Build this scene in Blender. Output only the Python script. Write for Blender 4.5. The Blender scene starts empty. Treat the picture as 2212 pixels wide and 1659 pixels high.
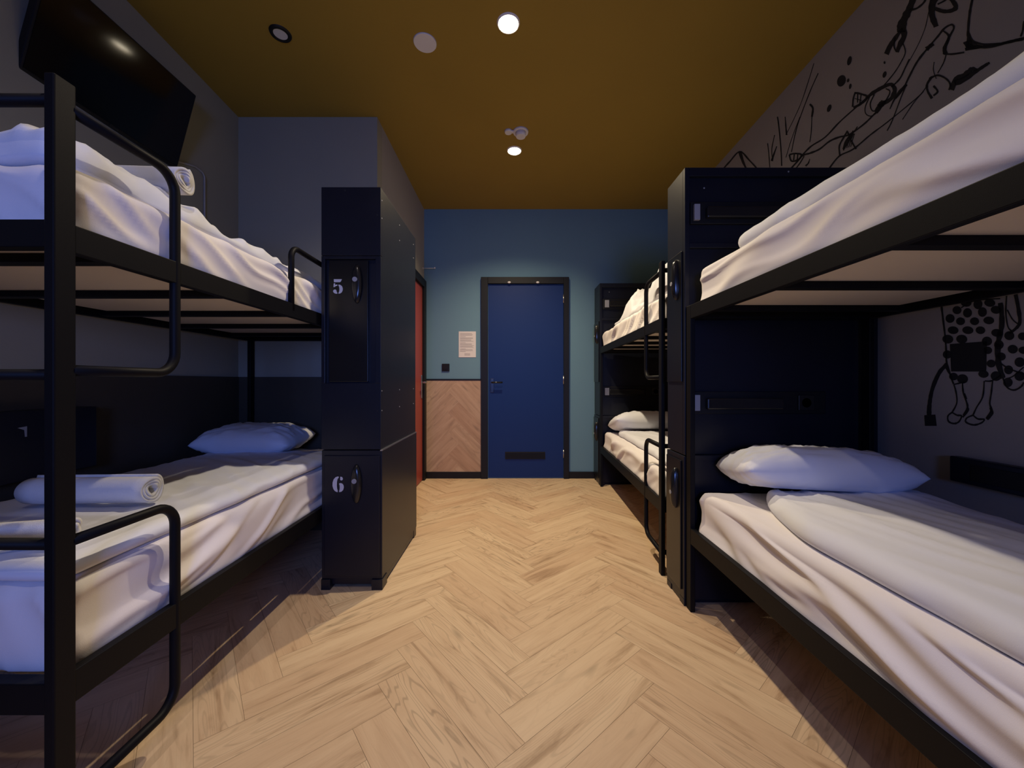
import bpy, bmesh, math, random
from mathutils import Vector, Matrix, noise

C = bpy.context.scene.collection
S = bpy.context.scene
PI = math.pi

# ------------------------------------------------------------------ camera
CAM_H = 1.04
cd = bpy.data.cameras.new('camera'); cam = bpy.data.objects.new('camera', cd); C.objects.link(cam)
cam.location = (0, 0, CAM_H); cam.rotation_euler = (PI/2, 0, 0)
cd.sensor_width = 36; cd.lens = 830/2212*36; cd.shift_y = -4.5/2212
cd.clip_start = 0.02; cd.clip_end = 50
S.camera = cam
S.view_settings.view_transform = 'Standard'; S.view_settings.look = 'None'
S.view_settings.exposure = 0.0; S.view_settings.gamma = 1; S.view_settings.use_curve_mapping = False

# ------------------------------------------------------------------ world and lights
w = bpy.data.worlds.new('world'); S.world = w; w.use_nodes = True
w.node_tree.nodes['Background'].inputs[0].default_value = (0.3, 0.33, 0.5, 1)
w.node_tree.nodes['Background'].inputs[1].default_value = 0.02

CEIL = 2.905; BACK = 4.15; REAR = -1.9
WARM = (1.0, 0.80, 0.51)
SPOT_W = 122
lamp_at = [(-0.019, 1.997), (0.019, 3.096), (-0.55, 0.70), (-0.55, -0.55)]
for i, (x, y) in enumerate(lamp_at):
    l = bpy.data.lights.new('downlight_beam', 'SPOT'); o = bpy.data.objects.new('downlight_beam', l)
    C.objects.link(o); o.location = (x, y, CEIL-0.022)
    l.energy = SPOT_W*[0.93, 1.25, 0.18, 0.18][i]; l.color = WARM if i == 1 else (1.0, 0.84, 0.62)
    if i > 1: l.color = (1.0, 0.86, 0.80)
    l.spot_size = math.radians(134); l.spot_blend = 1.0; l.shadow_soft_size = 0.022
# bluish fill light added behind the camera, its source unseen
l = bpy.data.lights.new('blue_fill_light', 'AREA'); o = bpy.data.objects.new('blue_fill_light', l); C.objects.link(o)
l.shape = 'RECTANGLE'; l.size = 0.6; l.size_y = 0.6; l.energy = 15; l.spread = math.radians(100); l.color = (0.17, 0.30, 1.0)
o.location = (0.15, REAR+0.02, 1.35); o.rotation_euler = (PI/2-.03, 0, math.radians(10))

# right and left walls run very slightly out of parallel
def xr(y): return 1.6631 + 0.0314*y
def xl(y): return -1.7836 - 0.053*y

# ------------------------------------------------------------------ node materials
def mat(name, col, rough=0.6, metal=0.0, spec=0.5, bump=0.0, bscale=200, var=0.0, vscale=3, coat=0.0, emit=None, estr=0):
    m = bpy.data.materials.new(name); m.use_nodes = True
    nt = m.node_tree; N = nt.nodes; L = nt.links; b = N['Principled BSDF']
    b.inputs['Base Color'].default_value = (*col, 1); b.inputs['Roughness'].default_value = rough
    b.inputs['Metallic'].default_value = metal; b.inputs['Specular IOR Level'].default_value = spec
    b.inputs['Coat Weight'].default_value = coat
    tc = N.new('ShaderNodeTexCoord')
    if var:
        n = N.new('ShaderNodeTexNoise'); n.inputs['Scale'].default_value = vscale; n.inputs['Detail'].default_value = 6
        r = N.new('ShaderNodeMapRange'); r.inputs['To Min'].default_value = 1-var; r.inputs['To Max'].default_value = 1+var
        x = N.new('ShaderNodeMix'); x.data_type = 'RGBA'; x.blend_type = 'MULTIPLY'; x.inputs[0].default_value = 1
        x.inputs[6].default_value = (*col, 1)
        L.new(tc.outputs['Object'], n.inputs['Vector']); L.new(n.outputs['Fac'], r.inputs['Value'])
        L.new(r.outputs['Result'], x.inputs[7]); L.new(x.outputs[2], b.inputs['Base Color'])
    if bump:
        n = N.new('ShaderNodeTexNoise'); n.inputs['Scale'].default_value = bscale; n.inputs['Detail'].default_value = 3
        u = N.new('ShaderNodeBump'); u.inputs['Strength'].default_value = bump; u.inputs['Distance'].default_value = 0.002
        L.new(tc.outputs['Object'], n.inputs['Vector']); L.new(n.outputs['Fac'], u.inputs['Height']); L.new(u.outputs['Normal'], b.inputs['Normal'])
    if emit:
        b.inputs['Emission Color'].default_value = (*emit, 1); b.inputs['Emission Strength'].default_value = estr
    return m

def wood_mat(name, c1, c2, c3):
    m = bpy.data.materials.new(name); m.use_nodes = True
    nt = m.node_tree; N = nt.nodes; L = nt.links; b = N['Principled BSDF']
    b.inputs['Roughness'].default_value = 0.5; b.inputs['Specular IOR Level'].default_value = 0.35
    uv = N.new('ShaderNodeUVMap'); uv.uv_map = 'plank'
    rn = N.new('ShaderNodeUVMap'); rn.uv_map = 'tone'
    sx = N.new('ShaderNodeSeparateXYZ'); L.new(rn.outputs[0], sx.inputs[0])
    mp = N.new('ShaderNodeMapping'); mp.inputs['Scale'].default_value = (2.2, 22, 1); L.new(uv.outputs[0], mp.inputs[0])
    n1 = N.new('ShaderNodeTexNoise'); n1.inputs['Scale'].default_value = 1.0; n1.inputs['Detail'].default_value = 7; n1.inputs['Roughness'].default_value = 0.62; n1.inputs['Distortion'].default_value = 0.6
    L.new(mp.outputs[0], n1.inputs['Vector'])
    r1 = N.new('ShaderNodeValToRGB'); L.new(n1.outputs['Fac'], r1.inputs[0])
    e = r1.color_ramp.elements; e[0].position = 0.30; e[0].color = (*c3, 1); e[1].position = 0.62; e[1].color = (*c1, 1)
    k = e.new(0.45); k.color = (*c2, 1)
    # cathedral grain: rings distorted along the plank
    mp2 = N.new('ShaderNodeMapping'); mp2.inputs['Scale'].default_value = (0.9, 7.5, 1); L.new(uv.outputs[0], mp2.inputs[0])
    n2 = N.new('ShaderNodeTexNoise'); n2.inputs['Scale'].default_value = 1.3; n2.inputs['Detail'].default_value = 2; L.new(mp2.outputs[0], n2.inputs['Vector'])
    mm = N.new('ShaderNodeMath'); mm.operation = 'MULTIPLY'; mm.inputs[1].default_value = 22; L.new(n2.outputs['Fac'], mm.inputs[0])
    fr = N.new('ShaderNodeMath'); fr.operation = 'SINE'; mm2 = N.new('ShaderNodeMath'); mm2.operation = 'MULTIPLY'; mm2.inputs[1].default_value = 6.283
    L.new(mm.outputs[0], mm2.inputs[0]); L.new(mm2.outputs[0], fr.inputs[0])
    mr = N.new('ShaderNodeMapRange'); mr.inputs['From Min'].default_value = 0.55; mr.inputs['From Max'].default_value = 1.0
    mr.inputs['To Min'].default_value = 1.0; mr.inputs['To Max'].default_value = 0.72; L.new(fr.outputs[0], mr.inputs['Value'])
    # strength of rings differs between planks
    st = N.new('ShaderNodeMapRange'); st.inputs['From Min'].default_value = 0.35; st.inputs['From Max'].default_value = 1.0; L.new(sx.outputs['Y'], st.inputs['Value'])
    st.inputs['To Min'].default_value = 0.12; st.inputs['To Max'].default_value = 1.0
    x1 = N.new('ShaderNodeMix'); x1.data_type = 'RGBA'; x1.blend_type = 'MULTIPLY'; L.new(st.outputs[0], x1.inputs[0])
    L.new(r1.outputs[0], x1.inputs[6]); L.new(mr.outputs[0], x1.inputs[7])
    # plank tone
    tr = N.new('ShaderNodeValToRGB'); L.new(sx.outputs['X'], tr.inputs[0])
    t = tr.color_ramp.elements; t[0].color = (0.93, 0.86, 0.80, 1); t[1].color = (1.06, 1.05, 1.0, 1); q = t.new(0.5); q.color = (1.0, 0.97, 0.92, 1)
    x2 = N.new('ShaderNodeMix'); x2.data_type = 'RGBA'; x2.blend_type = 'MULTIPLY'; x2.inputs[0].default_value = 1
    L.new(x1.outputs[2], x2.inputs[6]); L.new(tr.outputs[0], x2.inputs[7])
    # dark pores and knots
    mp3 = N.new('ShaderNodeMapping'); mp3.inputs['Scale'].default_value = (4, 16, 1); L.new(uv.outputs[0], mp3.inputs[0])
    n3 = N.new('ShaderNodeTexNoise'); n3.inputs['Scale'].default_value = 1.0; n3.inputs['Detail'].default_value = 1; L.new(mp3.outputs[0], n3.inputs['Vector'])
    kr = N.new('ShaderNodeMapRange'); kr.inputs['From Min'].default_value = 0.68; kr.inputs['From Max'].default_value = 0.80
    kr.inputs['To Min'].default_value = 1.0; kr.inputs['To Max'].default_value = 0.66; L.new(n3.outputs['Fac'], kr.inputs['Value'])
    x3 = N.new('ShaderNodeMix'); x3.data_type = 'RGBA'; x3.blend_type = 'MULTIPLY'; x3.inputs[0].default_value = 1
    L.new(x2.outputs[2], x3.inputs[6]); L.new(kr.outputs[0], x3.inputs[7]); L.new(x3.outputs[2], b.inputs['Base Color'])
    bp = N.new('ShaderNodeBump'); bp.inputs['Strength'].default_value = 0.15; bp.inputs['Distance'].default_value = 0.001
    L.new(n1.outputs['Fac'], bp.inputs['Height']); L.new(bp.outputs[0], b.inputs['Normal'])
    return m

M = dict(
    floor=wood_mat('oak planks', (0.68, 0.515, 0.345), (0.62, 0.455, 0.30), (0.40, 0.27, 0.165)),
    panelwood=wood_mat('oak wall planks', (0.52, 0.36, 0.24), (0.46, 0.31, 0.20), (0.37, 0.245, 0.16)),
    joint=mat('plank joint', (0.16, 0.11, 0.07), 0.8),
    ceiling=mat('mustard ceiling paint', (0.31, 0.195, 0.020), 0.75, bump=0.1, bscale=120, var=0.06),
    greywall=mat('grey wall paint', (0.315, 0.30, 0.235), 0.85, bump=0.2, bscale=90, var=0.04),
    warmwall=mat('pale grey wall paint', (0.35, 0.325, 0.30), 0.85, bump=0.2, bscale=90, var=0.04),
    bluewall=mat('grey blue wall paint', (0.135, 0.255, 0.335), 0.8, bump=0.15, bscale=90, var=0.04),
    darkpanel=mat('dark brown wall panel', (0.055, 0.044, 0.030), 0.7, bump=0.2, bscale=60, var=0.15),
    black=mat('black powder coated steel', (0.006, 0.006, 0.0075), 0.5, spec=0.12, bump=0.12, bscale=900),
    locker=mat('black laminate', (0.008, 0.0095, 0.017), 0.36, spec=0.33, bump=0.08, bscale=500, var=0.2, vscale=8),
    door5=mat('black locker door', (0.006, 0.006, 0.007), 0.30, spec=0.42),
    trim=mat('black painted trim', (0.007, 0.007, 0.008), 0.5, spec=0.3),
    sheet=mat('white cotton sheet', (0.84, 0.80, 0.80), 0.9, spec=0.2, bump=0.15, bscale=700),
    duvet=mat('white duvet cover', (0.77, 0.785, 0.85), 0.9, spec=0.2, bump=0.15, bscale=700),
    base=mat('pale mattress underside', (0.60, 0.53, 0.47), 0.95, bump=0.2, bscale=300),
    towel=mat('white terry towel', (0.76, 0.76, 0.78), 1.0, spec=0.1, bump=0.8, bscale=900),
    bluedoor=mat('royal blue door paint', (0.006, 0.026, 0.130), 0.5, spec=0.25, bump=0.05, bscale=100),
    reddoor=mat('red door paint', (0.36, 0.055, 0.045), 0.45),
    chrome=mat('brushed steel', (0.62, 0.62, 0.64), 0.3, metal=1),
    grey=mat('grey plastic', (0.30, 0.30, 0.32), 0.5),
    darkgrey=mat('dark grey plastic', (0.012, 0.012, 0.013), 0.22),
    white=mat('white plastic', (0.72, 0.68, 0.64), 0.5),
    paper=mat('white paper', (0.74, 0.69, 0.66), 0.9),
    ink=mat('black ink', (0.02, 0.02, 0.022), 0.9),
    printed=mat('grey print', (0.30, 0.27, 0.26), 0.9),
    paint=mat('black mural paint', (0.012, 0.012, 0.012), 0.85),
    number=mat('pale grey stencil paint', (0.55, 0.55, 0.60), 0.7),
    screen=mat('glossy black screen', (0.003, 0.003, 0.0035), 0.085, spec=0.5),
    bulb=mat('lit lamp', (1, 1, 1), 0.5, emit=(1.0, 0.86, 0.62), estr=40),
    lens=mat('frosted lens', (0.62, 0.60, 0.58), 0.3),
    glass=mat('dark window glass', (0.02, 0.03, 0.06), 0.05),
)

# ------------------------------------------------------------------ mesh helpers
class MB:
    def __init__(s): s.v = []; s.f = []; s.smooth = []
    def add(s, vs, fs, smooth=False):
        n = len(s.v); s.v += [tuple(p) for p in vs]
        for f in fs: s.f.append(tuple(i+n for i in f)); s.smooth.append(smooth)
        return s
    def box(s, x0, x1, y0, y1, z0, z1):
        if x0 > x1: x0, x1 = x1, x0
        vs = [(x0,y0,z0),(x1,y0,z0),(x1,y1,z0),(x0,y1,z0),(x0,y0,z1),(x1,y0,z1),(x1,y1,z1),(x0,y1,z1)]
        return s.add(vs, [(0,3,2,1),(4,5,6,7),(0,1,5,4),(1,2,6,5),(2,3,7,6),(3,0,4,7)])
    def rbox(s, x0, x1, y0, y1, z0, z1, r=0.003):
        """box with bevelled edges"""
        if x0 > x1: x0, x1 = x1, x0
        bm = bmesh.new()
        bmesh.ops.create_cube(bm, size=1)
        for v in bm.verts:
            v.co = Vector((x0 if v.co.x < 0 else x1, y0 if v.co.y < 0 else y1, z0 if v.co.z < 0 else z1))
        r = min(r, 0.45*min(x1-x0, y1-y0, z1-z0))
        bmesh.ops.bevel(bm, geom=bm.edges[:]+bm.verts[:], offset=r, segments=2, affect='EDGES', profile=0.5)
        bm.verts.index_update()
        s.add([v.co[:] for v in bm.verts], [[v.index for v in f.verts] for f in bm.faces]); bm.free()
        return s
    def tube(s, pts, r, n=12, closed=False):
        pts = [Vector(p) for p in pts]; m = len(pts); rings = []
        up = None
        for i, p in enumerate(pts):
            a = pts[(i-1) % m] if (closed or i > 0) else p
            b = pts[(i+1) % m] if (closed or i < m-1) else p
            t = (b-a).normalized()
            if up is None:
                up = t.orthogonal().normalized()
            up = (up - t*up.dot(t)).normalized(); sd = t.cross(up)
            rings.append([p + r*(math.cos(2*PI*k/n)*up + math.sin(2*PI*k/n)*sd) for k in range(n)])
        vs = [q for g in rings for q in g]; fs = []
        for i in range(m if closed else m-1):
            j = (i+1) % m
            for k in range(n):
                l = (k+1) % n; fs.append((i*n+k, i*n+l, j*n+l, j*n+k))
        s.add(vs, fs, True)
        if not closed:
            s.add(rings[0], [tuple(range(n))[::-1]]); s.add(rings[-1], [tuple(range(n))])
        return s
    def disc(s, c, r, z0, z1, n=40, axis='z', r2=None, smooth=True, ry=None):
        """lathe-like solid disc between offsets z0 (radius r) and z1 (radius r2)"""
        r2 = r if r2 is None else r2; ry = ry or r
        def P(a, rad, h):
            u = rad*math.cos(a); v = rad*math.sin(a)*ry/r
            if axis == 'z': return (c[0]+u, c[1]+v, c[2]+h)
            if axis == 'y': return (c[0]+u, c[1]+h, c[2]+v)
            return (c[0]+h, c[1]+u, c[2]+v)
        A = [P(2*PI*k/n, r, z0) for k in range(n)]; B = [P(2*PI*k/n, r2, z1) for k in range(n)]
        s.add(A+B, [(k, (k+1) % n, n+(k+1) % n, n+k) for k in range(n)], smooth)
        s.add(A, [tuple(range(n))[::-1]]); s.add(B, [tuple(range(n))])
        return s
    def dome(s, c, rx, ry, h, axis='y', sgn=-1, n=32, m=10):
        """flattened half ellipsoid raised from a face"""
        vs = []; fs = []
        for j in range(m+1):
            t = j/m*PI/2; rr = math.cos(t)**0.6 if j < m else 0; hh = math.sin(t)*h*sgn
            for k in range(n):
                a = 2*PI*k/n; u = rx*rr*math.cos(a); v = ry*rr*math.sin(a)
                vs.append((c[0]+u, c[1]+hh, c[2]+v) if axis == 'y' else (c[0]+hh, c[1]+u, c[2]+v))
        for j in range(m):
            for k in range(n): fs.append((j*n+k, j*n+(k+1) % n, (j+1)*n+(k+1) % n, (j+1)*n+k))
        return s.add(vs, fs, True)
    def poly(s, pts, d):
        """extrude a flat outline (list of 3D points) by vector d"""
        n = len(pts); A = [Vector(p) for p in pts]; d = Vector(d); B = [p+d for p in A]
        s.add(A+B, [tuple(range(n))[::-1], tuple(range(n, 2*n))]+[(k, (k+1) % n, n+(k+1) % n, n+k) for k in range(n)])
        return s
    def build(s, name, m, parent=None):
        me = bpy.data.meshes.new(name); me.from_pydata(s.v, [], s.f); me.update()
        me.polygons.foreach_set('use_smooth', s.smooth)
        bm = bmesh.new(); bm.from_mesh(me); bmesh.ops.remove_doubles(bm, verts=bm.verts, dist=1e-6)
        bmesh.ops.recalc_face_normals(bm, faces=bm.faces); bm.to_mesh(me); bm.free()
        me.materials.append(m); o = bpy.data.objects.new(name, me); C.objects.link(o)
        if parent: o.parent = parent
        return o

def tag(o, label, cat, group=None, kind=None):
    if label: o['label'] = label
    if cat: o['category'] = cat
    if group: o['group'] = group
    if kind: o['kind'] = kind
    return o
def thing(name, label, cat, loc=(0, 0, 0), rz=0, group=None):
    o = bpy.data.objects.new(name, None); C.objects.link(o); o.location = loc; o.rotation_euler = (0, 0, rz)
    o.empty_display_size = 0.1
    return tag(o, label, cat, group)
def struct(o): o['kind'] = 'structure'; return o
def copy_tree(o, parent=None):
    c = o.copy(); C.objects.link(c)
    if parent: c.parent = parent
    for ch in [q for q in bpy.data.objects if q.parent == o]: copy_tree(ch, c)
    return c

# ------------------------------------------------------------------ herringbone surfaces
def herringbone(name, m, W, n, rot, off, rect, to3d, seed, gap=0.0004):
    """planks of width W and length n*W laid in herringbone; rect = polygon clip box (x0,x1,y0,y1)"""
    rnd = random.Random(seed); bm = bmesh.new(); uvl = bm.loops.layers.uv.new('plank'); tl = bm.loops.layers.uv.new('tone')
    cr, sr = math.cos(rot), math.sin(rot)
    x0, x1, y0, y1 = rect; K = int(max(x1-x0, y1-y0)/W)+12
    for j in range(-K//n-2, K//n+3):
        for i in range(-K, K):
            for kind in (0, 1):
                if kind == 0: r = (i+j*n, i+n+j*n, i-j*n, i+1-j*n)
                else: r = (i+n+j*n, i+n+1+j*n, i+1-n-j*n, i+1-j*n)
                g = gap/W
                u0, u1, v0, v1 = r[0]+g, r[1]-g, r[2]+g, r[3]-g
                q = [(u0, v0), (u1, v0), (u1, v1), (u0, v1)]
                P = [(W*(u*cr-v*sr)+off[0], W*(u*sr+v*cr)+off[1]) for u, v in q]
                if max(p[0] for p in P) < x0 or min(p[0] for p in P) > x1 or max(p[1] for p in P) < y0 or min(p[1] for p in P) > y1: continue
                vs = [bm.verts.new((p[0], p[1], 0)) for p in P]; f = bm.faces.new(vs)
                a, b, t1, t2 = rnd.uniform(0, 40), rnd.uniform(0, 40), rnd.random(), rnd.random()
                for lp, (u, v) in zip(f.loops, q):
                    lu, lv = (u-u0, v-v0) if kind == 0 else (v-v0, u-u0)
                    lp[uvl].uv = (lu*W+a, lv*W+b); lp[tl].uv = (t1, t2)
    for co, no in (((x0, 0, 0), (-1, 0, 0)), ((x1, 0, 0), (1, 0, 0)), ((0, y0, 0), (0, -1, 0)), ((0, y1, 0), (0, 1, 0))):
        bmesh.ops.bisect_plane(bm, geom=bm.verts[:]+bm.edges[:]+bm.faces[:], plane_co=co, plane_no=no, clear_outer=True)
    base = [bm.verts.new(p) for p in ((x0, y0, -0.0012), (x1, y0, -0.0012), (x1, y1, -0.0012), (x0, y1, -0.0012))]
    fb = bm.faces.new(base); fb.material_index = 1
    bmesh.ops.recalc_face_normals(bm, faces=bm.faces)
    for v in bm.verts: v.co = Vector(to3d(v.co))
    me = bpy.data.meshes.new(name); bm.to_mesh(me); bm.free(); me.materials.append(m); me.materials.append(M['joint'])
    o = bpy.data.objects.new(name, me); C.objects.link(o); return o

# ------------------------------------------------------------------ room shell
PW = 0.122
c5, s5 = math.cos(math.radians(-5)), math.sin(math.radians(-5))
fl = herringbone('floor', M['floor'], PW, 5, math.radians(40), (-0.005+0.043*c5, 1.11+0.043*s5), (-2.05, 1.85, REAR, BACK+0.02), lambda c: (c.x, c.y, c.z), 5)
struct(fl)
struct(MB().box(-2.1, 1.95, REAR-0.1, BACK+0.1, CEIL, CEIL+0.1).build('ceiling', M['ceiling']))
def wall_slab(name, p, q, m, t=0.1, z0=0.0, z1=CEIL, out=(0, 0)):
    a = Vector((p[0], p[1], 0)); b = Vector((q[0], q[1], 0)); o = Vector((out[0], out[1], 0))*t
    P = [a, b, b+o, a+o]
    vs = [(v.x, v.y, z0) for v in P]+[(v.x, v.y, z1) for v in P]
    return struct(MB().add(vs, [(0, 1, 2, 3), (4, 5, 6, 7), (0, 1, 5, 4), (1, 2, 6, 5), (2, 3, 7, 6), (3, 0, 4, 7)]).build(name, m))
BH = 2.706; BX = -0.949
wall_slab('wall_left', (xl(REAR), REAR), (xl(BH+.3), BH+.3), M['greywall'], out=(-1, 0))
wall_slab('wall_right', (xr(REAR), REAR), (xr(BACK), BACK), M['warmwall'], out=(1, 0))
struct(MB().box(BX, 1.9, BACK, BACK+0.1, 0, CEIL).build('wall_back', M['bluewall']))
struct(MB().box(-2.0, BX, BH, BH+0.1, 0, CEIL).build('wall_bulkhead', M['greywall']))
struct(MB().box(BX-0.1, BX, BH+0.1, BACK+0.1, 0, CEIL).build('wall_bulkhead_side', M['warmwall']))
# rear wall behind the camera with the window opening
rw = MB(); wz0, wz1, wx0, wx1 = 0.85, 2.05, -0.8, 0.6
rw.box(-2.0, wx0, REAR-0.1, REAR, 0, CEIL).box(wx1, 1.8, REAR-0.1, REAR, 0, CEIL).box(wx0, wx1, REAR-0.1, REAR, 0, wz0).box(wx0, wx1, REAR-0.1, REAR, wz1, CEIL)
struct(rw.build('wall_rear', M['greywall']))
wf = struct(MB().box(wx0, wx0+.05, REAR-.08, REAR-.03, wz0, wz1).box(wx1-.05, wx1, REAR-.08, REAR-.03, wz0, wz1).box(wx0, wx1, REAR-.08, REAR-.03, wz0, wz0+.05).box(wx0, wx1, REAR-.08, REAR-.03, wz1-.05, wz1).build('window_1', M['trim']))
MB().box(wx0+.05, wx1-.05, REAR-.06, REAR-.05, wz0+.05, wz1-.05).build('pane', M['glass'], wf)

# dark wainscot on the left and bulkhead walls
a = (xl(REAR)+.012, REAR); b = (xl(BH)+.012, BH)
wall_slab('trim_1', a, b, M['darkpanel'], t=0.012, z0=0, z1=1.075, out=(-1, 0))
struct(MB().box(xl(BH), BX-.003, BH-.012, BH, 0, 1.075).build('trim_2', M['darkpanel']))
# herringbone wainscot beside the blue door
h = herringbone('trim_3', M['panelwood'], 0.16, 5, math.radians(45), (-0.63-0.509, 0.03), (BX+.002, -0.335, 0.07, 1.055), lambda c: (c.x, BACK-0.010-c.z, c.y), 11, .00025)
struct(h)
struct(MB().rbox(BX, -0.333, BACK-0.014, BACK, 1.055, 1.073, .002).build('trim_4', M['trim']))
struct(MB().rbox(BX, -0.333, BACK-0.016, BACK, 0, 0.072, .002).rbox(0.613, 0.95, BACK-0.016, BACK, 0, 0.072, .002).build('baseboard_back', M['trim']))

# blue door with black frame
d = struct(thing('door_1', None, None, (0.14, BACK, 0)))
dx = -0.14; fy = 0
MB().rbox(-.255+dx, .552+dx, -0.012, 0.03, 0.012, 2.09, .002).build('door_leaf', M['bluedoor'], d)
f = MB().rbox(-.333+dx, -.259+dx, -0.035, 0.0, 0, 2.165, .003).rbox(.556+dx, .612+dx, -0.035, 0.0, 0, 2.165, .003).rbox(-.259+dx, .556+dx, -0.035, 0.0, 2.094, 2.165, .003)
f.build('door_frame', M['trim'], d)
v = MB().rbox(-.075+dx, .358+dx, -0.018, -0.012, .210, .288, .002)
for k in range(6): v.rbox(-.065+dx, .348+dx, -0.024, -0.017, .217+.0115*k, .222+.0115*k, .001)
v.build('vent_grille', M['trim'], d)
hn = MB().rbox(-.232+dx, -.196+dx, -0.019, -0.012, .925, 1.075, .003).tube([(-.214+dx, -.018, 1.035), (-.214+dx, -.06, 1.035), (-.205+dx, -.066, 1.035), (-.10+dx, -.066, 1.035)], .009)
hn.disc((-.214+dx, 0, .965), .014, -.026, -.018, 24, 'y')
hn.build('door_handle', M['darkgrey'], d)
for z in (1.935, 1.06, .265):
    MB().tube([(.554+dx, -.016, z-.045), (.554+dx, -.016, z+.045)], .0055).build('hinge', M['chrome'], d)
for x in (-.03, .275):
    MB().dome((x+dx, -.036, 2.105), .018, .012, .012, 'y', -1, 20, 6).build('reflection_dome', M['white'], d)  # white domes standing in for two light reflections at the door top

# red door in the side of the bulkhead
d = struct(thing('door_2', None, None, (BX, 3.6, 0)))
MB().rbox(-.03, .006, -.42, .44, .01, 2.035, .002).build('door_leaf', M['reddoor'], d)
MB().rbox(0, .03, -.50, -.42, 0, 2.12, .003).rbox(0, .03, .444, .53, 0, 2.12, .003).rbox(0, .03, -.42, .444, 2.037, 2.12, .003).build('door_frame', M['trim'], d)
MB().rbox(.006, .014, .375, .415, .87, 1.11, .003).tube([(.012, .395, 1.035), (.055, .395, 1.035), (.06, .385, 1.035), (.06, .28, 1.035)], .009).build('door_handle', M['chrome'], d)
struct(MB().rbox(BX, BX+.014, 2.81, 3.10, 0, .072, .002).build('baseboard_left', M['trim']))

# ------------------------------------------------------------------ things on the back wall
t = thing('notice_sheet', 'white printed notice pinned beside the blue door', 'notice', (-.4825, BACK-.0005, 1.445))
MB().box(-.0925, .0925, -.003, 0, -.14, .14).build('paper', M['paper'], t)
tx = MB(); rr = random.Random(3); z = .118
for k in range(22):
    if k in (3, 9, 15): z -= .006
    wdt = rr.uniform(.12, .15) if k not in (3, 9, 15, 18) else .06
    if k >= 19: tx.box(-.03, .03, -.0036, -.003, z-.002, z+.001)
    else: tx.box(-.078, -.078+wdt, -.0036, -.003, z-.002, z+.001)
    z -= .0098 if k != 18 else .022
tx.build('text_lines', M['printed'], t)
t = thing('light_switch', 'square black switch on the blue wall above the wood panel', 'switch', (-.715, BACK, 1.195))
MB().rbox(-.041, .041, -.012, 0, -.041, .041, .003).build('plate', M['darkgrey'], t)
MB().rbox(-.027, .027, -.017, -.012, -.027, .027, .002).build('rocker', M['darkgrey'], t)
t = thing('wall_bracket', 'thin white rod high in the corner above the red door', 'bracket', (BX, BACK-.06, 2.25))
MB().tube([(0, 0, 0), (.125, 0, 0)], .0035, 8).build('rod', M['white'], t)
MB().disc((0, 0, 0), .010, 0, .004, 16, 'x').build('base', M['white'], t)
MB().rbox(.122, .132, -.006, .006, -.006, .012, .002).build('tip', M['white'], t)

# ------------------------------------------------------------------ ceiling fixtures
def downlight(x, y, label, lit=True):
    t = thing('downlight', label, 'ceiling light', (x, y, CEIL), 0, 'ceiling spotlights')
    n = 40; r0, r1 = (.050, .060) if lit else (.033, .054)
    ring = MB(); vs = []
    prof = [(r0, -.002), (r0+.003, -.008), (r1-.004, -.008), (r1, 0)]
    for rad, z in prof: vs += [(rad*math.cos(2*PI*k/n), rad*math.sin(2*PI*k/n), z) for k in range(n)]
    fs = [(j*n+k, j*n+(k+1) % n, (j+1)*n+(k+1) % n, (j+1)*n+k) for j in range(3) for k in range(n)]
    ring.add(vs, fs, True); ring.build('trim_ring', M['trim'] if not lit else M['white'], t)
    MB().disc((0, 0, 0), r0+.001, -.005, -.001).build('lamp', M['bulb'] if lit else M['lens'], t)
    return t
downlight(*lamp_at[0], 'large glaring ceiling spotlight nearest the camera')
downlight(*lamp_at[1], 'smaller lit ceiling spotlight beside the smoke detector')
downlight(-1.239, 2.056, 'unlit ceiling spotlight with a black ring', False)
t = thing('ceiling_cover', 'plain white round cover plate on the yellow ceiling', 'cover plate', (-.478, 2.112, CEIL))
MB().disc((0, 0, 0), .064, 0, -.006, 48, 'z', .060).build('plate', M['white'], t)
t = thing('smoke_detector', 'white double round smoke detector beside the far lit spotlight', 'smoke detector', (.065, 2.86, CEIL))
MB().disc((0, 0, 0), .058, 0, -.014, 40, 'z', .054).build('base', M['white'], t)
MB().disc((0, -.005, 0), .040, -.014, -.045, 40, 'z', .034).build('sensor', M['white'], t)
MB().disc((-.092, -.005, 0), .030, 0, -.016, 32, 'z', .025).build('side_sensor', M['white'], t)
MB().rbox(-.085, -.045, -.018, .008, -.012, 0, .003).build('link', M['white'], t)

# ------------------------------------------------------------------ television on the left wall
t = thing('television', 'switched off black flat television tilted high on the left wall', 'television', (-1.804, 1.791, 2.425))
ang = math.atan2(.108, .406)
t.rotation_euler = (0, ang, 0)
MB().rbox(-.035, 0, -.342, .342, -.210, .210, .006).build('casing', M['trim'], t)
MB().box(0, .0015, -.334, .334, -.198, .202).build('screen', M['screen'], t)
MB().rbox(0, .004, -.02, .02, -.209, -.200, .001).build('badge', M['darkgrey'], t)
MB().rbox(-.06, -.035, -.15, .15, -.13, .13, .004).rbox(-.085, -.06, -.04, .04, -.12, .06, .004).build('wall_mount', M['trim'], t)
cb = MB().tube([(xl(2.12)+.006, 2.12, 2.27), (xl(2.30)+.006, 2.30, 2.33), (xl(2.375)+.006, 2.36, 2.33), (xl(2.38)+.006, 2.38, 2.31), (xl(2.38)+.006, 2.38, 1.42)], .006, 8)
tag(cb.build('cable_conduit', M['warmwall']), 'thin grey cable conduit bending down the wall beside the television', 'cable')

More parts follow.
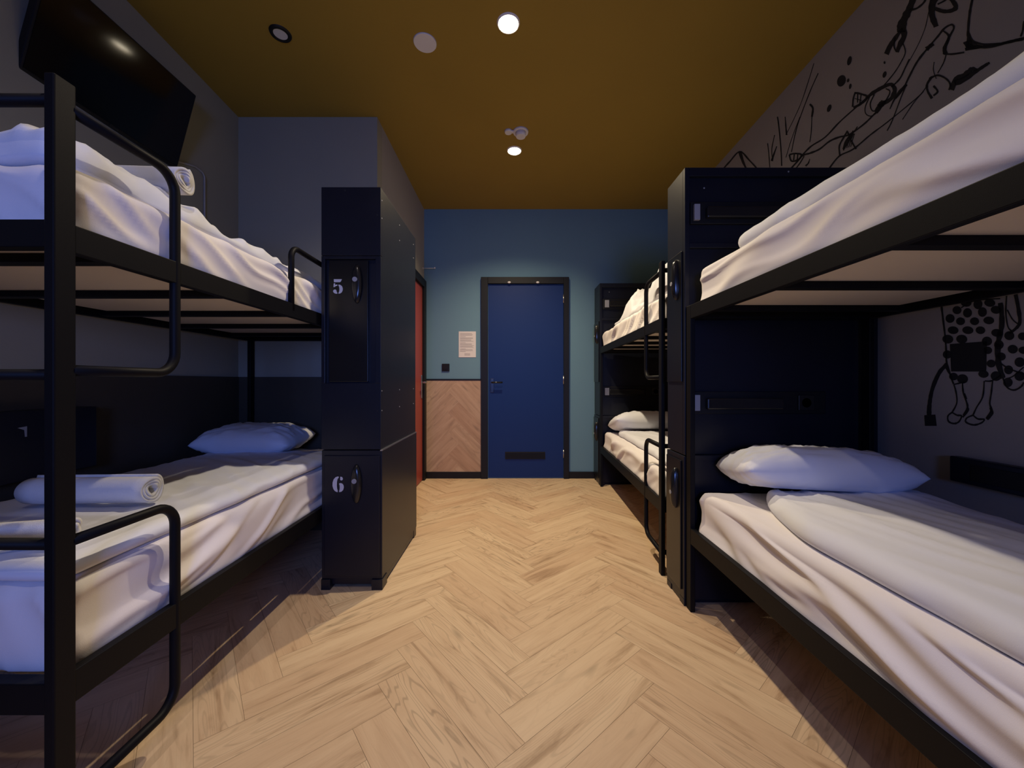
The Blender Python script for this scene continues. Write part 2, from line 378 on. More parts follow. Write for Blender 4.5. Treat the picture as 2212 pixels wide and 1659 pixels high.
# ------------------------------------------------------------------ wall boxes beside the lower bunks
t = thing('wall_box', 'long black box on the right wall above the lower bunk', 'wall box', (xr(.8), .8, .71))
t.rotation_euler = (0, 0, -math.atan(.0314))
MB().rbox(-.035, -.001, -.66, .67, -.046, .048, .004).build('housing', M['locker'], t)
MB().rbox(-.037, -.034, -.60, .60, -.03, .03, .001).build('cover_strip', M['trim'], t)
t = thing('wall_shelf_box', 'dark box with a pale sticker on the left wall behind the bunk post', 'wall box', (xl(1.1), 1.1, .81))
t.rotation_euler = (0, 0, math.atan(.053))
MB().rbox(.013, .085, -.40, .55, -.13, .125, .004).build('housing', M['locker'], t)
MB().poly([(.0852, .272, .065), (.0852, .300, .068), (.0852, .300, .03), (.0852, .294, .03), (.0852, .292, .055)], (.0006, 0, 0)).build('sticker', M['grey'], t)

# ------------------------------------------------------------------ bunk beds
def loop_pts(x, y0, y1, z0, z1, r, n=8, open_bottom=False):
    """tube path from (y0,z1) out to y1 and back to (y0,z0)"""
    P = [(x, y0, z1)]; sg = 1 if y1 > y0 else -1
    for k in range(n+1):
        a = PI/2*(1-k/n); P.append((x, y1-sg*r+sg*r*math.cos(a), z1-r+r*math.sin(a)))
    if open_bottom: P.append((x, y1, z0)); return P
    for k in range(n+1):
        a = -PI/2*k/n; P.append((x, y1-sg*r+sg*r*math.cos(a), z0+r+r*math.sin(a)))
    P.append((x, y0, z0)); return P

def bunk(label, s, loc, rz, L, W, zl, zu, headloop, slats, group='black steel bunk beds'):
    """s=+1: wall lies towards +x; local x=0 is the aisle face, y=0 the foot, y=L the head"""
    t = thing('bunk_bed', label, 'bunk bed', loc, rz, group); k = M['black']
    X = lambda v: s*v
    ZT = 1.69
    for (x, y) in ((0, 0), (W-.022, 0), (0, L-.042), (W-.022, L-.042)):
        zt = ZT if y == 0 else zu+.0
        if y and x: zt = zu-.01
        MB().rbox(X(x), X(x+.022), y, y+.042, 0, zt, .003).build('post', k, t)
    for (z1, hgt, nm) in ((zu, .062, 'upper'), (zl, .070, 'lower')):
        for x in (0.0, W-.024):
            MB().rbox(X(x+.001), X(x+.024), .040, L-.040, z1-hgt, z1, .002).build('side_rail', k, t)
        for y in (.004, L-.036):
            MB().rbox(X(.022), X(W-.022), y, y+.03, z1-hgt+.002, z1-.002, .002).build('end_rail', k, t)
        for sy in slats:
            MB().rbox(X(.024), X(W-.024), sy-.018, sy+.018, z1-hgt+.006, z1-hgt+.028, .002).build('slat', k, t)
    R = .0125; xo = .011
    for (z0, z1) in ((1.065, 1.637), (.115, .69)):
        MB().tube(loop_pts(X(xo), .038, .302, z0, z1, .058), R, 14).build('ladder_loop', k, t)
    for z in (1.643, 1.055, .693, .12):
        MB().tube([(X(.018), .018, z), (X(W-.018), .018, z)], R, 14).build('foot_rung', k, t)
    if headloop:
        P = loop_pts(X(xo), L-.05, headloop, zu-.03, 1.637, .05, open_bottom=True)
        MB().tube(P, R, 14).build('guard_loop', k, t)
    return t

bunk('black steel bunk bed at left, foreground post beside the towel', -1, (-.96, .805, 0), 0, 1.885, .865, .405, 1.385, 1.69-.805, [.139+.376*i for i in range(5)])
bunk('black steel bunk bed at right, nearest the camera under the mural', 1, (.805, -.14, 0), -math.atan(.0314)*0, 1.915, .83, .378, 1.388, None, [.23+.374*i for i in range(5)])
FX, FY, FA = .800, 2.06, -math.atan(.0446)
bunk('black steel bunk bed at far right beyond the middle headboard', 1, (FX, FY, 0), FA, 1.79, .865, .405, 1.385, None, [.2+.36*i for i in range(5)])

# ------------------------------------------------------------------ soft goods
def soft_slab(x0, x1, y0, y1, z0, z1, r, fn, res=.02):
    nx = max(6, round((x1-x0)/res)); ny = max(6, round((y1-y0)/res)); nz = max(5, round((z1-z0)/(res*.55)))
    idx = {}; vs = []; fs = []
    rz = min(r, (z1-z0)*.49)
    def vid(i, j, k):
        q = (i, j, k)
        if q in idx: return idx[q]
        p = Vector((x0+(x1-x0)*i/nx, y0+(y1-y0)*j/ny, z0+(z1-z0)*k/nz))
        c = Vector((min(max(p.x, x0+r), x1-r), min(max(p.y, y0+r), y1-r), min(max(p.z, z0+rz), z1-rz)))
        d = p-c
        d = Vector((d.x/r, d.y/r, d.z/rz)); d = d.normalized() if d.length > 1e-6 else Vector((0, 0, 1))
        nrm = d.copy(); p2 = c+Vector((d.x*r, d.y*r, d.z*rz))
        p2 = fn(p2, nrm)
        idx[q] = len(vs); vs.append(p2[:]); return idx[q]
    for i in range(nx):
        for j in range(ny):
            for k in (0, nz): fs.append((vid(i, j, k), vid(i+1, j, k), vid(i+1, j+1, k), vid(i, j+1, k)))
    for i in range(nx):
        for k in range(nz):
            for j in (0, ny): fs.append((vid(i, j, k), vid(i+1, j, k), vid(i+1, j, k+1), vid(i, j, k+1)))
    for j in range(ny):
        for k in range(nz):
            for i in (0, nx): fs.append((vid(i, j, k), vid(i, j+1, k), vid(i, j+1, k+1), vid(i, j, k+1)))
    return MB().add(vs, fs, True)

def ridge(v): return (1-min(1, abs(v)*3.2))**1.6
def soft(v): return math.exp(-(v*5.5)**2)
def N3(x, y, z): return noise.noise(Vector((x, y, z)))
def sheet_fn(seed, amp, dirn, aisle, top=.003, bottom=None):
    """cloth pulled round a mattress: slanting creases on the long side, faint ones on top"""
    def fn(p, n):
        side = max(0, n.x*aisle) ; sd = abs(n.y)
        c, s_ = math.cos(dirn), math.sin(dirn)
        wob = .06*N3(p.y*3, p.z*3, seed+4)
        a = (p.y*s_ + p.z*c + wob); b = (p.y*c - p.z*s_)
        f1 = soft(N3(a*11+seed, b*1.9, seed)) ; f2 = soft(N3(a*6, b*1.2+seed, seed+7)); f3 = N3(p.y*2.5, p.z*5, seed+2)
        fade = 1 if bottom is None else min(1, max(0, (p.z-bottom)/.07))
        dz = amp*side*fade*(f1*.8+f2*1.2-1.3+f3*.9)
        c2 = p.x*.8+p.y*.35
        g = ridge(N3(p.x*9+seed, p.y*2.4+p.x*3, seed+3))
        d = dz + top*max(0, n.z)*(g*1.2+N3(p.x*4, p.y*3, seed)*1.5) + amp*.6*sd*ridge(N3(p.x*9+p.z*6, p.z*3, seed+9))
        q = p+n*d
        if bottom is not None and n.x*aisle > .2 and p.z < bottom+.03: q.x += 0
        return q
    return fn

def pillow(name, label, loc, rot, a, b, h, seed, group='pillows', m=None):
    n1, n2 = 44, 32; vs = []; fs = []
    for sgn in (1, -1):
        off = len(vs)
        for i in range(n1+1):
            for j in range(n2+1):
                u = -1+2*i/n1; v = -1+2*j/n2
                hh = (max(0, 1-abs(u)**2.8)**.62)*(max(0, 1-abs(v)**2.6)**.55)
                cf = 1-.09*(abs(u)*abs(v))**3; x = a*u*cf*(1-.04*(1-v*v)*abs(u)**3); y = b*v*cf*(1-.08*(1-u*u)*abs(v)**3)
                cr = ridge(N3(u*3.0+v*1.2+seed, v*5, seed))*(.35+abs(u))
                z = sgn*h*hh*(.5 if sgn > 0 else .42) + hh*.017*sgn*cr + .008*hh*N3(u*2, v*2, seed+5)
                if sgn < 0: z = max(z, -h*.33)
                z += .006*N3(x*6, y*6, seed)*(1-hh)
                vs.append((x, y, z))
        for i in range(n1):
            for j in range(n2):
                q = (off+i*(n2+1)+j, off+(i+1)*(n2+1)+j, off+(i+1)*(n2+1)+j+1, off+i*(n2+1)+j+1)
                fs.append(q if sgn > 0 else q[::-1])
    # close the seam
    def B(off):
        l = [off+i*(n2+1) for i in range(n1+1)]+[off+n1*(n2+1)+j for j in range(1, n2+1)]+[off+i*(n2+1)+n2 for i in range(n1-1, -1, -1)]+[off+j for j in range(n2-1, 0, -1)]
        return l
    A, D = B(0), B((n1+1)*(n2+1))
    for k in range(len(A)): fs.append((A[k], A[(k+1) % len(A)], D[(k+1) % len(A)], D[k]))
    o = MB().add(vs, fs, True).build(name, m or M['duvet']); o.location = loc; o.rotation_euler = rot
    return tag(o, label, 'pillow', group)

def rolled_towel(label, loc, rot, length, R, turns=3.2, th=.009, group='rolled towels'):
    """cloth strip rolled into a spiral, then extruded along x"""
    n = 110; inner = []; outer = []
    for i in range(n+1):
        f = i/n; a = 2*PI*turns*f; r = .010+(R-.010-th)*f
        inner.append((r*math.cos(a), r*math.sin(a))); outer.append(((r+th)*math.cos(a), (r+th)*math.sin(a)))
    m = 10; vs = []; fs = []
    for j in range(m+1):
        x = length*(j/m-.5)
        for k, (q1, q2) in enumerate(zip(inner, outer)):
            e = .004*math.sin(k*.35)*(1 if j in (0, m) else 0)
            sc = 1+.015*N3(x*9, k*.05, 2)
            vs.append((x+e, q1[0]*sc, q1[1]*sc)); vs.append((x+e, q2[0]*sc, q2[1]*sc))
    w_ = 2*(n+1)
    for j in range(m):
        for k in range(n):
            a0 = j*w_+2*k; fs.append((a0, a0+2, a0+w_+2, a0+w_)); fs.append((a0+1, a0+w_+1, a0+w_+3, a0+3))
        for k in (0, n): a0 = j*w_+2*k; fs.append((a0, a0+1, a0+w_+1, a0+w_))
    for j in (0, m):
        for k in range(n): a0 = j*w_+2*k; fs.append((a0, a0+1, a0+3, a0+2))
    o = MB().add(vs, fs, True).build('rolled_towel', M['towel']); o.location = loc; o.rotation_euler = rot
    return tag(o, label, 'towel', group)

def mattress(label, s, loc, rz, L, W, z0, z1, seed, amp=.007, dirn=.6, res=.02):
    o0 = thing('mattress', label, 'mattress', loc, rz, 'sheeted mattresses')
    xa, xb = (.016, W-.028) if s > 0 else (-W+.028, -.025)
    fn = sheet_fn(seed, amp, dirn, -s, bottom=z0+.012)
    sl = soft_slab(xa, xb, .05, L-.05, z0+.012, z1, .038, fn, res); sl.build('fitted_sheet', M['sheet'], o0)
    MB().rbox(xa+.02 if s > 0 else xa+.02, xb-.02, .09, L-.09, z0, z0+.05, .004).build('mattress_base', M['base'], o0)
    return o0

# left bunk (aisle side looks towards +x, wall towards -x)
LB = (-.96, .805, 0); LL = 1.885; LW = .865
mattress('sheeted mattress on the left upper bunk', -1, LB, 0, LL, LW, 1.351, 1.535, 3.1, .014, .42, .014)
mattress('sheeted mattress on the left lower bunk', -1, LB, 0, LL, LW, .365, .585, 8.7, .014, -.32, .013)
NB = (.805, -.14, 0); NL = 1.915; NW = .83
mattress('sheeted mattress on the near right upper bunk', 1, NB, 0, NL, NW, 1.354, 1.545, 5.3, .013, .07, .014)
mattress('sheeted mattress on the near right lower bunk', 1, NB, 0, NL, NW, .336, .548, 6.4, .022, -.13, .012)
FB = (FX, FY, 0)
mattress('sheeted mattress on the far right upper bunk', 1, FB, FA, 1.79, .865, 1.351, 1.53, 2.2, .014, .7)
mattress('sheeted mattress on the far right lower bunk', 1, FB, FA, 1.79, .865, .365, .545, 9.9, .014, .4)

def duvet(label, loc, rz, x0, x1, y0, y1, zb, th, seed, puff=.012, fold=.5, cut=None, lumps=None, res=.018):
    """folded duvet lying on a mattress; cut rounds off one head corner (side, dx, dy)"""
    def fn(p, n):
        q = p.copy(); up = max(0, n.z)
        u = (p.x-x0)/(x1-x0); v = (p.y-y0)/(y1-y0)
        crown = (max(0, 4*u*(1-u))**.5)*(max(0, min(1, 8*v*(1-v)))**.5)
        a = p.x*math.cos(fold)+p.y*math.sin(fold); b = -p.x*math.sin(fold)+p.y*math.cos(fold)
        d = puff*(N3(p.x*3, p.y*2, seed)*1.2 + crown*.9) + .006*ridge(N3(a*9+seed, b*1.6, seed+3)) + .004*ridge(N3(a*17, b*3, seed+8))
        q.z += up*d
        if lumps:
            for (lx, ly, lr, lh) in lumps:
                dd = math.hypot(p.x-lx, (p.y-ly))/lr
                if dd < 1: q.z += up*lh*(1-dd*dd)**2*(1+.35*soft(N3(p.x*11, p.y*11, seed)))
            q.z += up*.016*(soft(N3(p.x*8, p.y*8, seed+4))-.3)
        side = 1-abs(n.z)
        q += n*side*.009*N3(p.y*7, p.x*7, seed+1)*1.5
        q.x += .012*N3(p.y*2.2, 0, seed+6)*(1-u); q.y += .01*N3(p.x*3, 1, seed)
        if cut:
            sd, dx_, dy_ = cut
            e = (u if sd > 0 else 1-u); t1 = max(0, (p.y-(y1-dy_))/dy_)
            if t1 > 0: q.x += sd*dx_*t1*t1*(1-e)
        return q
    o = soft_slab(x0, x1, y0, y1, zb, zb+th, .03, fn, res).build('duvet', M['duvet'])
    o.location = loc; o.rotation_euler = (0, 0, rz)
    return tag(o, label, 'duvet', 'white duvets')

duvet('thin white duvet on the left lower bunk', LB, 0, -.80, -.045, .05, 1.50, .589, .038, 4.2, .006, .9)
duvet('rumpled white duvet on the left upper bunk', LB, 0, -.80, -.075, .06, 1.80, 1.538, .035, 7.7, .010, .9, lumps=[(-.2, .16, .24, .06), (-.22, .40, .26, .055), (-.50, .45, .25, .06), (-.2, .8, .3, .02), (-.25, 1.3, .35, .02)], res=.011)
duvet('puffy white duvet on the near right lower bunk', NB, 0, .068, .775, .02, 1.70, .549, .058, 1.9, .016, .35, cut=(1, .16, .50), res=.014)
duvet('white duvet on the near right upper bunk, overhead', NB, 0, .066, .775, .02, 1.64, 1.547, .06, 3.9, .012, .2)
duvet('white duvet on the far right lower bunk', FB, FA, .10, .80, .02, 1.45, .547, .045, 5.9, .012, .4)
duvet('heaped white duvet on the far right upper bunk', FB, FA, .06, .80, .02, 1.40, 1.533, .045, 8.1, .012, .4, lumps=[(.16, .26, .30, .13), (.2, 1.0, .26, .15)], res=.014)

pillow('pillow', 'blue shaded pillow on the left lower bunk beside locker six', (-1.575, 2.37, .685), (.06, .0, .03), .30, .20, .19, 2.5)
pillow('pillow', 'plump white pillow on the near right lower bunk', (1.245, 1.595, .668), (-.15, .03, -.08), .35, .165, .20, 6.1)
pillow('pillow', 'white pillow on the far right lower bunk', (1.25, 3.58, .655), (-.25, .0, -.05), .34, .22, .20, 4.4)
rolled_towel('rolled white towel lying crosswise on the left lower bunk', (-1.365, 1.25, .690), (0, 0, .04), .38, .048)
rolled_towel('small rolled towel at the foot of the left lower bunk', (-1.165, .93, .672), (0, 0, .25), .16, .033, 2.5)
rolled_towel('rolled towel on the left upper bunk beneath the television', (-1.15, 1.20, 1.672), (0, .0, .05), .25, .045)

# ------------------------------------------------------------------ stencil digits (outlines in a 1-high box)
SIX = [[(.44,.99),(.36,1.0),(.22,.95),(.10,.82),(.03,.62),(.02,.40),(.08,.20),(.18,.07),(.30,.01),(.37,.0),(.37,.12),(.33,.22),(.31,.42),(.32,.66),(.36,.84),(.44,.93)],
       [(.54,.99),(.66,.97),(.72,.88),(.70,.78),(.62,.74),(.54,.78)],
       [(.47,.56),(.58,.58),(.70,.53),(.77,.42),(.78,.28),(.73,.13),(.62,.03),(.47,.0),(.47,.08),(.50,.16),(.51,.30),(.50,.44),(.47,.50)]]
FIVE = [[(.12,.98),(.70,.98),(.62,.82),(.56,.78),(.14,.78)],
        [(.12,.70),(.22,.70),(.22,.58),(.30,.62),(.38,.62),(.38,.54),(.28,.52),(.14,.44),(.10,.46)],
        [(.46,.62),(.58,.60),(.70,.52),(.76,.38),(.76,.24),(.70,.10),(.58,.02),(.46,.0),(.46,.07),(.51,.14),(.53,.30),(.51,.46),(.46,.54)],
        [(.38,.0),(.38,.07),(.33,.12),(.31,.22),(.26,.28),(.16,.28),(.08,.22),(.08,.12),(.16,.04),(.26,.0)]]
def digit(shape, x, y, z, h, parent):
    mb = MB()
    for pl in shape: mb.poly([(x+h*.95*(u-.4), y, z+h*(v-.5)) for u, v in pl], (0, -.0008, 0))
    return mb.build('number', M['number'], parent)

# ------------------------------------------------------------------ locker tower beside the left bunk
t = thing('locker_tower', 'tall black locker tower numbered 5 and 6 beside the left bunk', 'locker', (-.8055, 1.922, 0))
x0, x1, D = -.1485, .1485, .694
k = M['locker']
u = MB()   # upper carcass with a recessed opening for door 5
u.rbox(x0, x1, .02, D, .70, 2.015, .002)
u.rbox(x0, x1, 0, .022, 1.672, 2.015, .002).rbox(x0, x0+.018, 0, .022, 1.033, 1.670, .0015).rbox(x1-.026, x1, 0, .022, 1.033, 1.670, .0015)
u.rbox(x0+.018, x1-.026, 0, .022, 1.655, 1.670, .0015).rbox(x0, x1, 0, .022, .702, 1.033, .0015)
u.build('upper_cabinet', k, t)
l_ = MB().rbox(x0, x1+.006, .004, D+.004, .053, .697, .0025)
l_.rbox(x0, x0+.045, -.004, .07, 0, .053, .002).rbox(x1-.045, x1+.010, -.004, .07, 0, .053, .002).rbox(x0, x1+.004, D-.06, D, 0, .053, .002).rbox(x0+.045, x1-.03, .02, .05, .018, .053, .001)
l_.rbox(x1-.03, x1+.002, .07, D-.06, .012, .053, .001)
MB().rbox(x1-.004, x1+.0075, .003, D+.004, .694, .7005, .001).build('edge_glint', M['chrome'], t)  # bright strip added as the glint along the cabinet ledge
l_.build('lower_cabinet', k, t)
d5 = MB().rbox(-.112, .084, .004, .020, 1.040, 1.650, .003).build('door', M['door5'], t)
digit(FIVE, -.068, .0038, 1.519, .074, d5)
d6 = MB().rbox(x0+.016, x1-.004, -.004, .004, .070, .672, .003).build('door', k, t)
digit(SIX, -.062, -.0042, .529, .078, d6)
for (dd, cz, yb) in ((d5, 1.531, .004), (d6, .531, -.004)):
    cx = .030
    lk = MB().dome((cx, yb, cz), .028, .098, .022, 'y', -1).build('lock_housing', M['darkgrey'], dd)
    lk['label'] = 'glossy oval lock'
    MB().disc((cx-.004, yb-.021, cz+.018), .012, .004, -.003, 20, 'y').build('lock_button', M['grey'], dd)
rv = []
for yy in (.018, .322, .638):
    for zz in (1.955, 1.865, .994, .895): rv.append((yy, zz))
for yy, zz in rv: MB().dome((x1, yy, zz), .0035, .0035, .0015, 'x', 1, 10, 4).build('rivet', M['grey'], t)
for xx, zz in ((.131, 1.875), (-.03, 1.998), (.131, .895)): MB().disc((xx, -.0002, zz), .004, .0, -.0006, 14, 'y').build('screw_hole', M['ink'], t)

# ------------------------------------------------------------------ headboard units at right
def head_unit(label, x, y, rz, W, D, sw):
    """front (y=0) faces the bed in front; aisle side at local x=0"""
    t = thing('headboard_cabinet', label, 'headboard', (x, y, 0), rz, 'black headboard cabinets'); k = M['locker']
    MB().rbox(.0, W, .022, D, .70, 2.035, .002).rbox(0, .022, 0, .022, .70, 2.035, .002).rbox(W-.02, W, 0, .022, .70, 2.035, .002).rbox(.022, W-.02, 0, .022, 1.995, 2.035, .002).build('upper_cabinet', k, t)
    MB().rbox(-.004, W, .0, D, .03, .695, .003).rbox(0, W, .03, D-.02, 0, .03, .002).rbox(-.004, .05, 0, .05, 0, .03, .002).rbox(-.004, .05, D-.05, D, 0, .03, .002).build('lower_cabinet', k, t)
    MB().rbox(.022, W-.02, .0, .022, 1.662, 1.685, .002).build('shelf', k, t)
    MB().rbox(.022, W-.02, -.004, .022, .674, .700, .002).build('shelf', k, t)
    for z in (1.828, .943):
        st = MB().rbox(.030, min(W-.05, .66), .008, .024, z-.052, z+.052, .003).build('lamp_strip', M['trim'], t)
        MB().rbox(.098, .45, -.016, .010, z-.030, z+.022, .006).build('reading_lamp', M['darkgrey'], st)
        MB().rbox(sw[0], sw[1], -.004, .010, z-.037, z+.037, .002).build('switch', M['grey'], st)
        sk = MB().rbox(.528, .602, .0, .010, z-.036, z+.036, .003)
        sk.disc((.565, 0, z), .022, .0, .001, 24, 'y', smooth=False); sk.build('socket', M['darkgrey'], st)
    for xx, zz in ((.10, 1.95), (.48, 2.015)): MB().dome((xx, -.0005 if zz > 2 else .0215, zz), .004, .004, .002, 'y', -1, 10, 4).build('screw', M['grey'], t)
    # lockers opening onto the aisle
    for (za, zb, lz) in ((1.040, 1.655, 1.531), (.065, .672, .531)):
        xo = 0 if za > 1 else -.004
        dr = MB().rbox(xo-.008, xo, .022, D-.012, za, zb, .003).build('door', M['door5'], t)
        lk = MB().dome((xo-.008, D*.35, lz), .022, .098, .028, 'x', -1).build('lock_housing', M['darkgrey'], dr)
        MB().disc((xo-.034, D*.35, lz-.02), .010, .006, -.003, 18, 'x').build('lock_button', M['grey'], dr)
    return t
head_unit('tall black headboard cabinet between the two right bunks', .802, 1.782, -.0, .895, .198, (.043, .070))
head_unit('tall black headboard cabinet against the blue back wall', .885, 3.872, 0, .885, .245, (.052, .094))

# ------------------------------------------------------------------ mural on the right wall
def on_wall(px, py):
    a = (px-1106)/830.0; y = 1.6631/(a-.0314); x = xr(y)-.0012
    return (x, y, CAM_H+(825-py)*y/830)
def ribbon(mb, pts, wd, f):
    P = [Vector((p[0], p[1])) for p in pts]
    Q = []                                   # smooth the hand drawn line
    for i in range(len(P)-1):
        p0 = P[max(0, i-1)]; p1 = P[i]; p2 = P[i+1]; p3 = P[min(len(P)-1, i+2)]
        for k in range(5):
            t = k/5
            Q.append(.5*((2*p1)+(p2-p0)*t+(2*p0-5*p1+4*p2-p3)*t*t+(3*p1-p0-3*p2+p3)*t**3))
    Q.append(P[-1]); n = len(Q); vs = []
    for i, q in enumerate(Q):
        d = (Q[min(n-1, i+1)]-Q[max(0, i-1)])
        d = d.normalized() if d.length > 0 else Vector((1, 0)); nn = Vector((-d.y, d.x))
        t = i/(n-1); ww = wd if not isinstance(wd, (list, tuple)) else wd[0]+(wd[1]-wd[0])*t
        ww *= .5*1.35*(.95+.3*abs(N3(i*.4, wd[0] if isinstance(wd, (list, tuple)) else wd, 1.5)*2))
        vs += [f(q+nn*ww), f(q-nn*ww)]
    mb.add(vs, [(2*i, 2*i+1, 2*i+3, 2*i+2) for i in range(n-1)])
def blob(mb, cx, cy, rx, ry, f, rot=0, n=18):
    vs = []
    for k in range(n):
        a = 2*PI*k/n; u = rx*math.cos(a); v = ry*math.sin(a)
        vs.append(f(Vector((cx+u*math.cos(rot)-v*math.sin(rot), cy+u*math.sin(rot)+v*math.cos(rot)))))
    mb.add(vs, [tuple(range(n))])
fA = lambda q: on_wall(1540+q[0]*.3038, q[1]*.3038)
fB = lambda q: on_wall(1860+q[0]*.3014, 600+q[1]*.3014)
mu = MB()
for pts, wd in [
    ([(70,1205),(120,1150),(192,1078),(260,1140),(320,1205)], 7), ([(192,1078),(215,1150),(238,1200)], (16, 8)),
    ([(405,1190),(400,1110),(390,1020)], 4), ([(440,960),(420,1060),(425,1140)], 4), ([(460,830),(470,900),(485,1060),(490,1180)], 6), ([(455,1040),(430,1110),(420,1145)], (4, 12)),
    ([(515,830),(520,900),(525,960)], (4, 8)), ([(525,950),(580,840),(640,700),(720,450)], 3), ([(560,1080),(600,900),(680,680),(750,520)], 4), ([(520,1120),(560,990),(620,830)], 3),
    ([(690,740),(712,770),(705,830)], 10), ([(705,830),(700,940),(690,1010)], 4),
    ([(545,1100),(585,1092),(630,1100),(610,1135),(560,1145),(545,1100)], 8), ([(580,1095),(575,1140)], 6), ([(605,1095),(600,1140)], 6), ([(550,1205),(600,1150),(640,1105),(690,1090),(760,1060),(830,1005),(900,975),(960,962),(1020,925),(1090,870),(1160,800)], 8),
    ([(630,1110),(700,1040),(800,975),(900,870),(1000,780),(1090,700)], 7), ([(590,1200),(620,1160),(650,1110)], 6), ([(690,1130),(680,1160),(660,1180)], (4, 9)),
    ([(1015,655),(1000,700),(995,760)], 8), ([(1015,660),(1060,670),(1100,690),(1060,735),(1000,765)], 10), ([(1030,670),(1030,730)], 5), ([(1055,675),(1045,740)], 5), ([(1010,700),(1060,715)], 4),
    ([(1090,700),(1140,660),(1210,620),(1270,600),(1295,640),(1270,700),(1200,745),(1160,800)], (14, 22)), ([(1120,680),(1085,760),(1090,810),(1130,825),(1180,790)], 5), ([(1150,670),(1120,740),(1140,790),(1190,760),(1240,700),(1260,650),(1230,630)], 6),
    ([(1180,760),(1210,730),(1215,715)], 26), ([(1220,605),(1290,520),(1340,440),(1370,370),(1350,300)], 5), ([(1270,620),(1330,560),(1370,480),(1400,420)], 7), ([(1380,600),(1330,650),(1290,710),(1260,775)], (14, 5)), ([(1380,600),(1340,690),(1280,850),(1240,930)], 5),
    ([(1300,700),(1350,640),(1400,540),(1460,430),(1540,330),(1600,260),(1650,200),(1700,175),(1715,200),(1690,250),(1660,320),(1650,370)], (8, 10)), ([(1520,350),(1550,325),(1570,310)], 18), ([(1640,380),(1700,385),(1790,372)], 9),
    ([(1640,220),(1680,260),(1650,340),(1655,380)], (6, 26)), ([(1400,430),(1460,320),(1510,200),(1535,90),(1560,0)], 3),
    ([(1430,-20),(1400,60),(1370,120),(1345,180),(1340,230)], (28, 44)), ([(1400,70),(1450,60),(1500,20),(1520,-20)], 10), ([(1350,200),(1300,270),(1260,330),(1235,385)], (14, 26)), ([(1355,200),(1360,260),(1330,320),(1310,370)], (30, 18)), ([(1300,260),(1290,330),(1310,370)], 8),
    ([(1580,-20),(1560,40),(1560,110),(1590,190)], (40, 26)), ([(1580,60),(1640,80),(1700,75),(1730,50),(1710,10),(1690,-20)], (16, 26)), ([(1600,30),(1640,10),(1680,-15)], 8),
    ([(1850,-20),(1830,80),(1820,170),(1815,260)], 12), ([(1820,230),(1850,290),(1930,315),(2050,310),(2160,285),(2240,265)], (10, 12)), ([(1795,350),(1870,335),(1980,330),(2100,300),(2212,275)], 14), ([(1810,290),(1830,340)], 40), ([(2215,150),(2205,220),(2190,260)], 10),
    ([(1660,390),(1640,450),(1600,520)], 5), ([(1540,560),(1600,535),(1660,560),(1690,600),(1680,640)], 9), ([(1560,545),(1525,600),(1530,650),(1560,700)], 11), ([(1570,610),(1600,650),(1570,680)], 9), ([(1575,440),(1570,500),(1590,560)], 4),
    ([(1700,640),(1730,560),(1780,540),(1830,500),(1850,490),(1880,500)], (24, 16)), ([(1720,590),(1780,570),(1840,530),(1930,470),(1970,445)], (30, 10)),
    ([(830,1195),(900,1110),(1000,1060),(1120,960),(1240,870),(1400,740),(1480,670),(1530,600)], (8, 4)), ([(905,1110),(900,1040),(930,980),(960,930)], 8), ([(960,940),(990,1010),(1020,1060)], 8), ([(1000,930),(980,980),(930,1060)], 10), ([(1010,930),(1030,900)], 5), ([(930,1070),(950,1000),(990,960)], 5), ([(1350,850),(1430,730),(1500,650)], 4),
    ]: ribbon(mu, pts, wd, fA)
mu.add([fA(q) for q in ((1798,362),(1812,235),(1842,285),(1885,318),(1960,330),(1900,345))], [(0, 1, 2, 3, 4, 5)])
for k_ in range(5): ribbon(mu, [(925+14*k_, 1060-4*k_), (945+12*k_, 1000), (985+6*k_, 950)], 4, fA)
for b_ in [(972,432,15,34,.25),(915,575,30,42,.35),(963,572,9,14,.3),(978,614,9,20,.2),(828,770,14,28,.35),(1222,530,13,24,.35),(1222,445,7,10,0)]: blob(mu, *b_[:4], fA, b_[4])
tag(mu.build('mural_drawing', M['paint']), 'black line drawing of loose limbs on the wall above the right upper bunk', 'mural', 'wall drawings')
mu = MB()
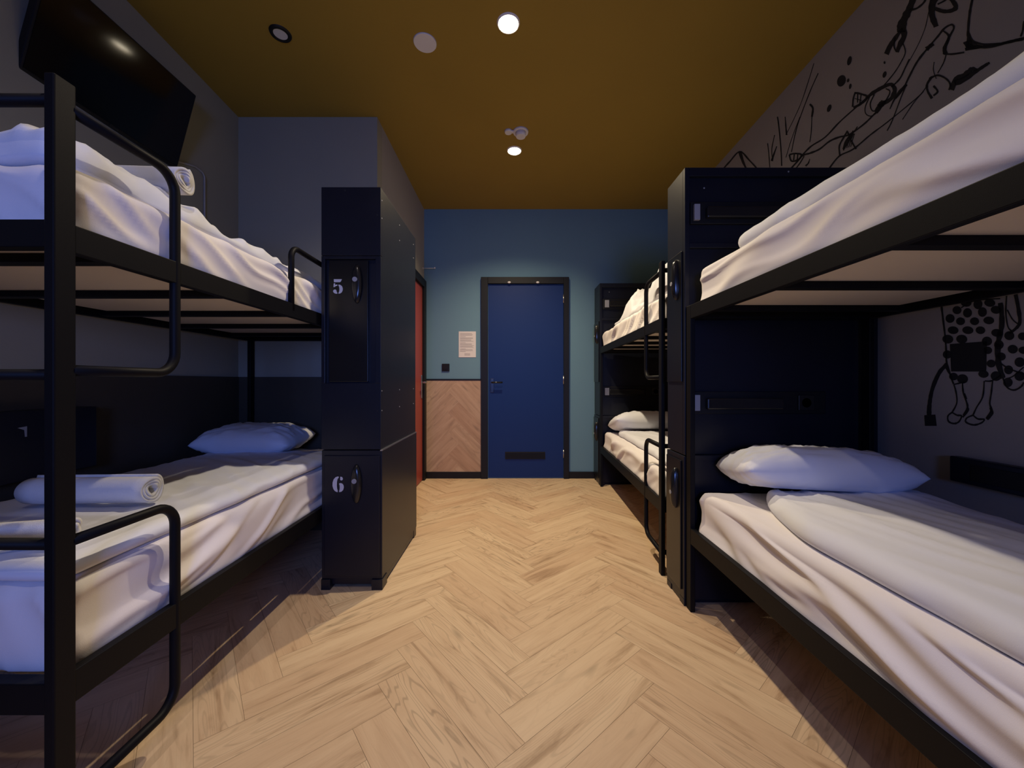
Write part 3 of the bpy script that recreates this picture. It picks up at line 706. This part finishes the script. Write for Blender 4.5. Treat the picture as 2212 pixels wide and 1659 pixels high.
for cx, cy in [(690,232),(765,252),(872,246),(970,230),(640,292),(715,312),(816,312),(918,306),(662,376),(768,376),(858,376),(624,440),(724,440),(905,455),(975,395),(1065,415),(990,480),(1090,512),(1005,565),(1140,605),(1060,660),(1140,705),(1055,750),(970,705),(665,708),(730,725),(935,615),(620,550),(910,520),(1160,420),(840,190),(925,180),(755,180),(1170,520),(880,690)]:
    blob(mu, cx, cy, 36+4*math.sin(cx), 31+4*math.sin(cy), fB, .1)
for pts, wd in [
    ([(578,200),(590,300),(605,420),(612,520),(615,600),(640,690),(665,760)], 9), ([(665,765),(710,755),(760,745)], 7), ([(620,620),(570,670),(530,750),(505,830),(492,920),(490,985)], (18, 22)),
    ([(668,765),(685,830),(688,900),(655,965)], 7), ([(728,745),(735,820),(755,880),(765,930),(735,985)], (7, 9)), ([(740,830),(755,870)], 12), ([(655,965),(625,990),(630,1030),(670,1045),(705,1030),(722,990),(690,985),(655,965)], 8), ([(760,930),(770,950),(730,1000)], 10),
    ([(885,740),(875,850),(830,930),(805,985)], 7), ([(945,740),(935,830),(925,900),(935,950),(900,1010)], (7, 10)), ([(805,985),(760,1005),(755,1035),(810,1055),(865,1040),(885,1015),(840,1012),(805,985)], 8), ([(930,930),(940,970),(905,1015)], 14),
    ([(1000,180),(1010,250),(1010,350),(985,470),(985,600),(1020,720)], 24), ([(1045,130),(1040,250),(1055,350),(1085,385)], 7), ([(1110,120),(1130,220),(1140,320),(1105,370),(1060,400)], (22, 12)), ([(1050,230),(1090,300),(1140,340)], 6),
    ([(1000,610),(1060,650),(1168,690)], 7), ([(1020,720),(1050,785),(1100,805),(1150,780),(1168,750)], 8), ([(890,740),(940,738),(1000,700)], 7), ([(640,690),(610,640)], 10), ([(720,215),(800,170),(900,155),(1000,150)], 6), ([(1168,640),(1100,700),(1060,720)], 6)]:
    ribbon(mu, pts, wd, fB)
mu.add([fB((638,475)), fB((905,455)), fB((900,672)), fB((648,672))], [(0, 1, 2, 3)])
mu.add([fB((455,985)), fB((535,980)), fB((545,1062)), fB((460,1062))], [(0, 1, 2, 3)])
tag(mu.build('mural_drawing', M['paint']), 'black line drawing of a spotted dress with legs, beneath the right upper bunk', 'mural', 'wall drawings')
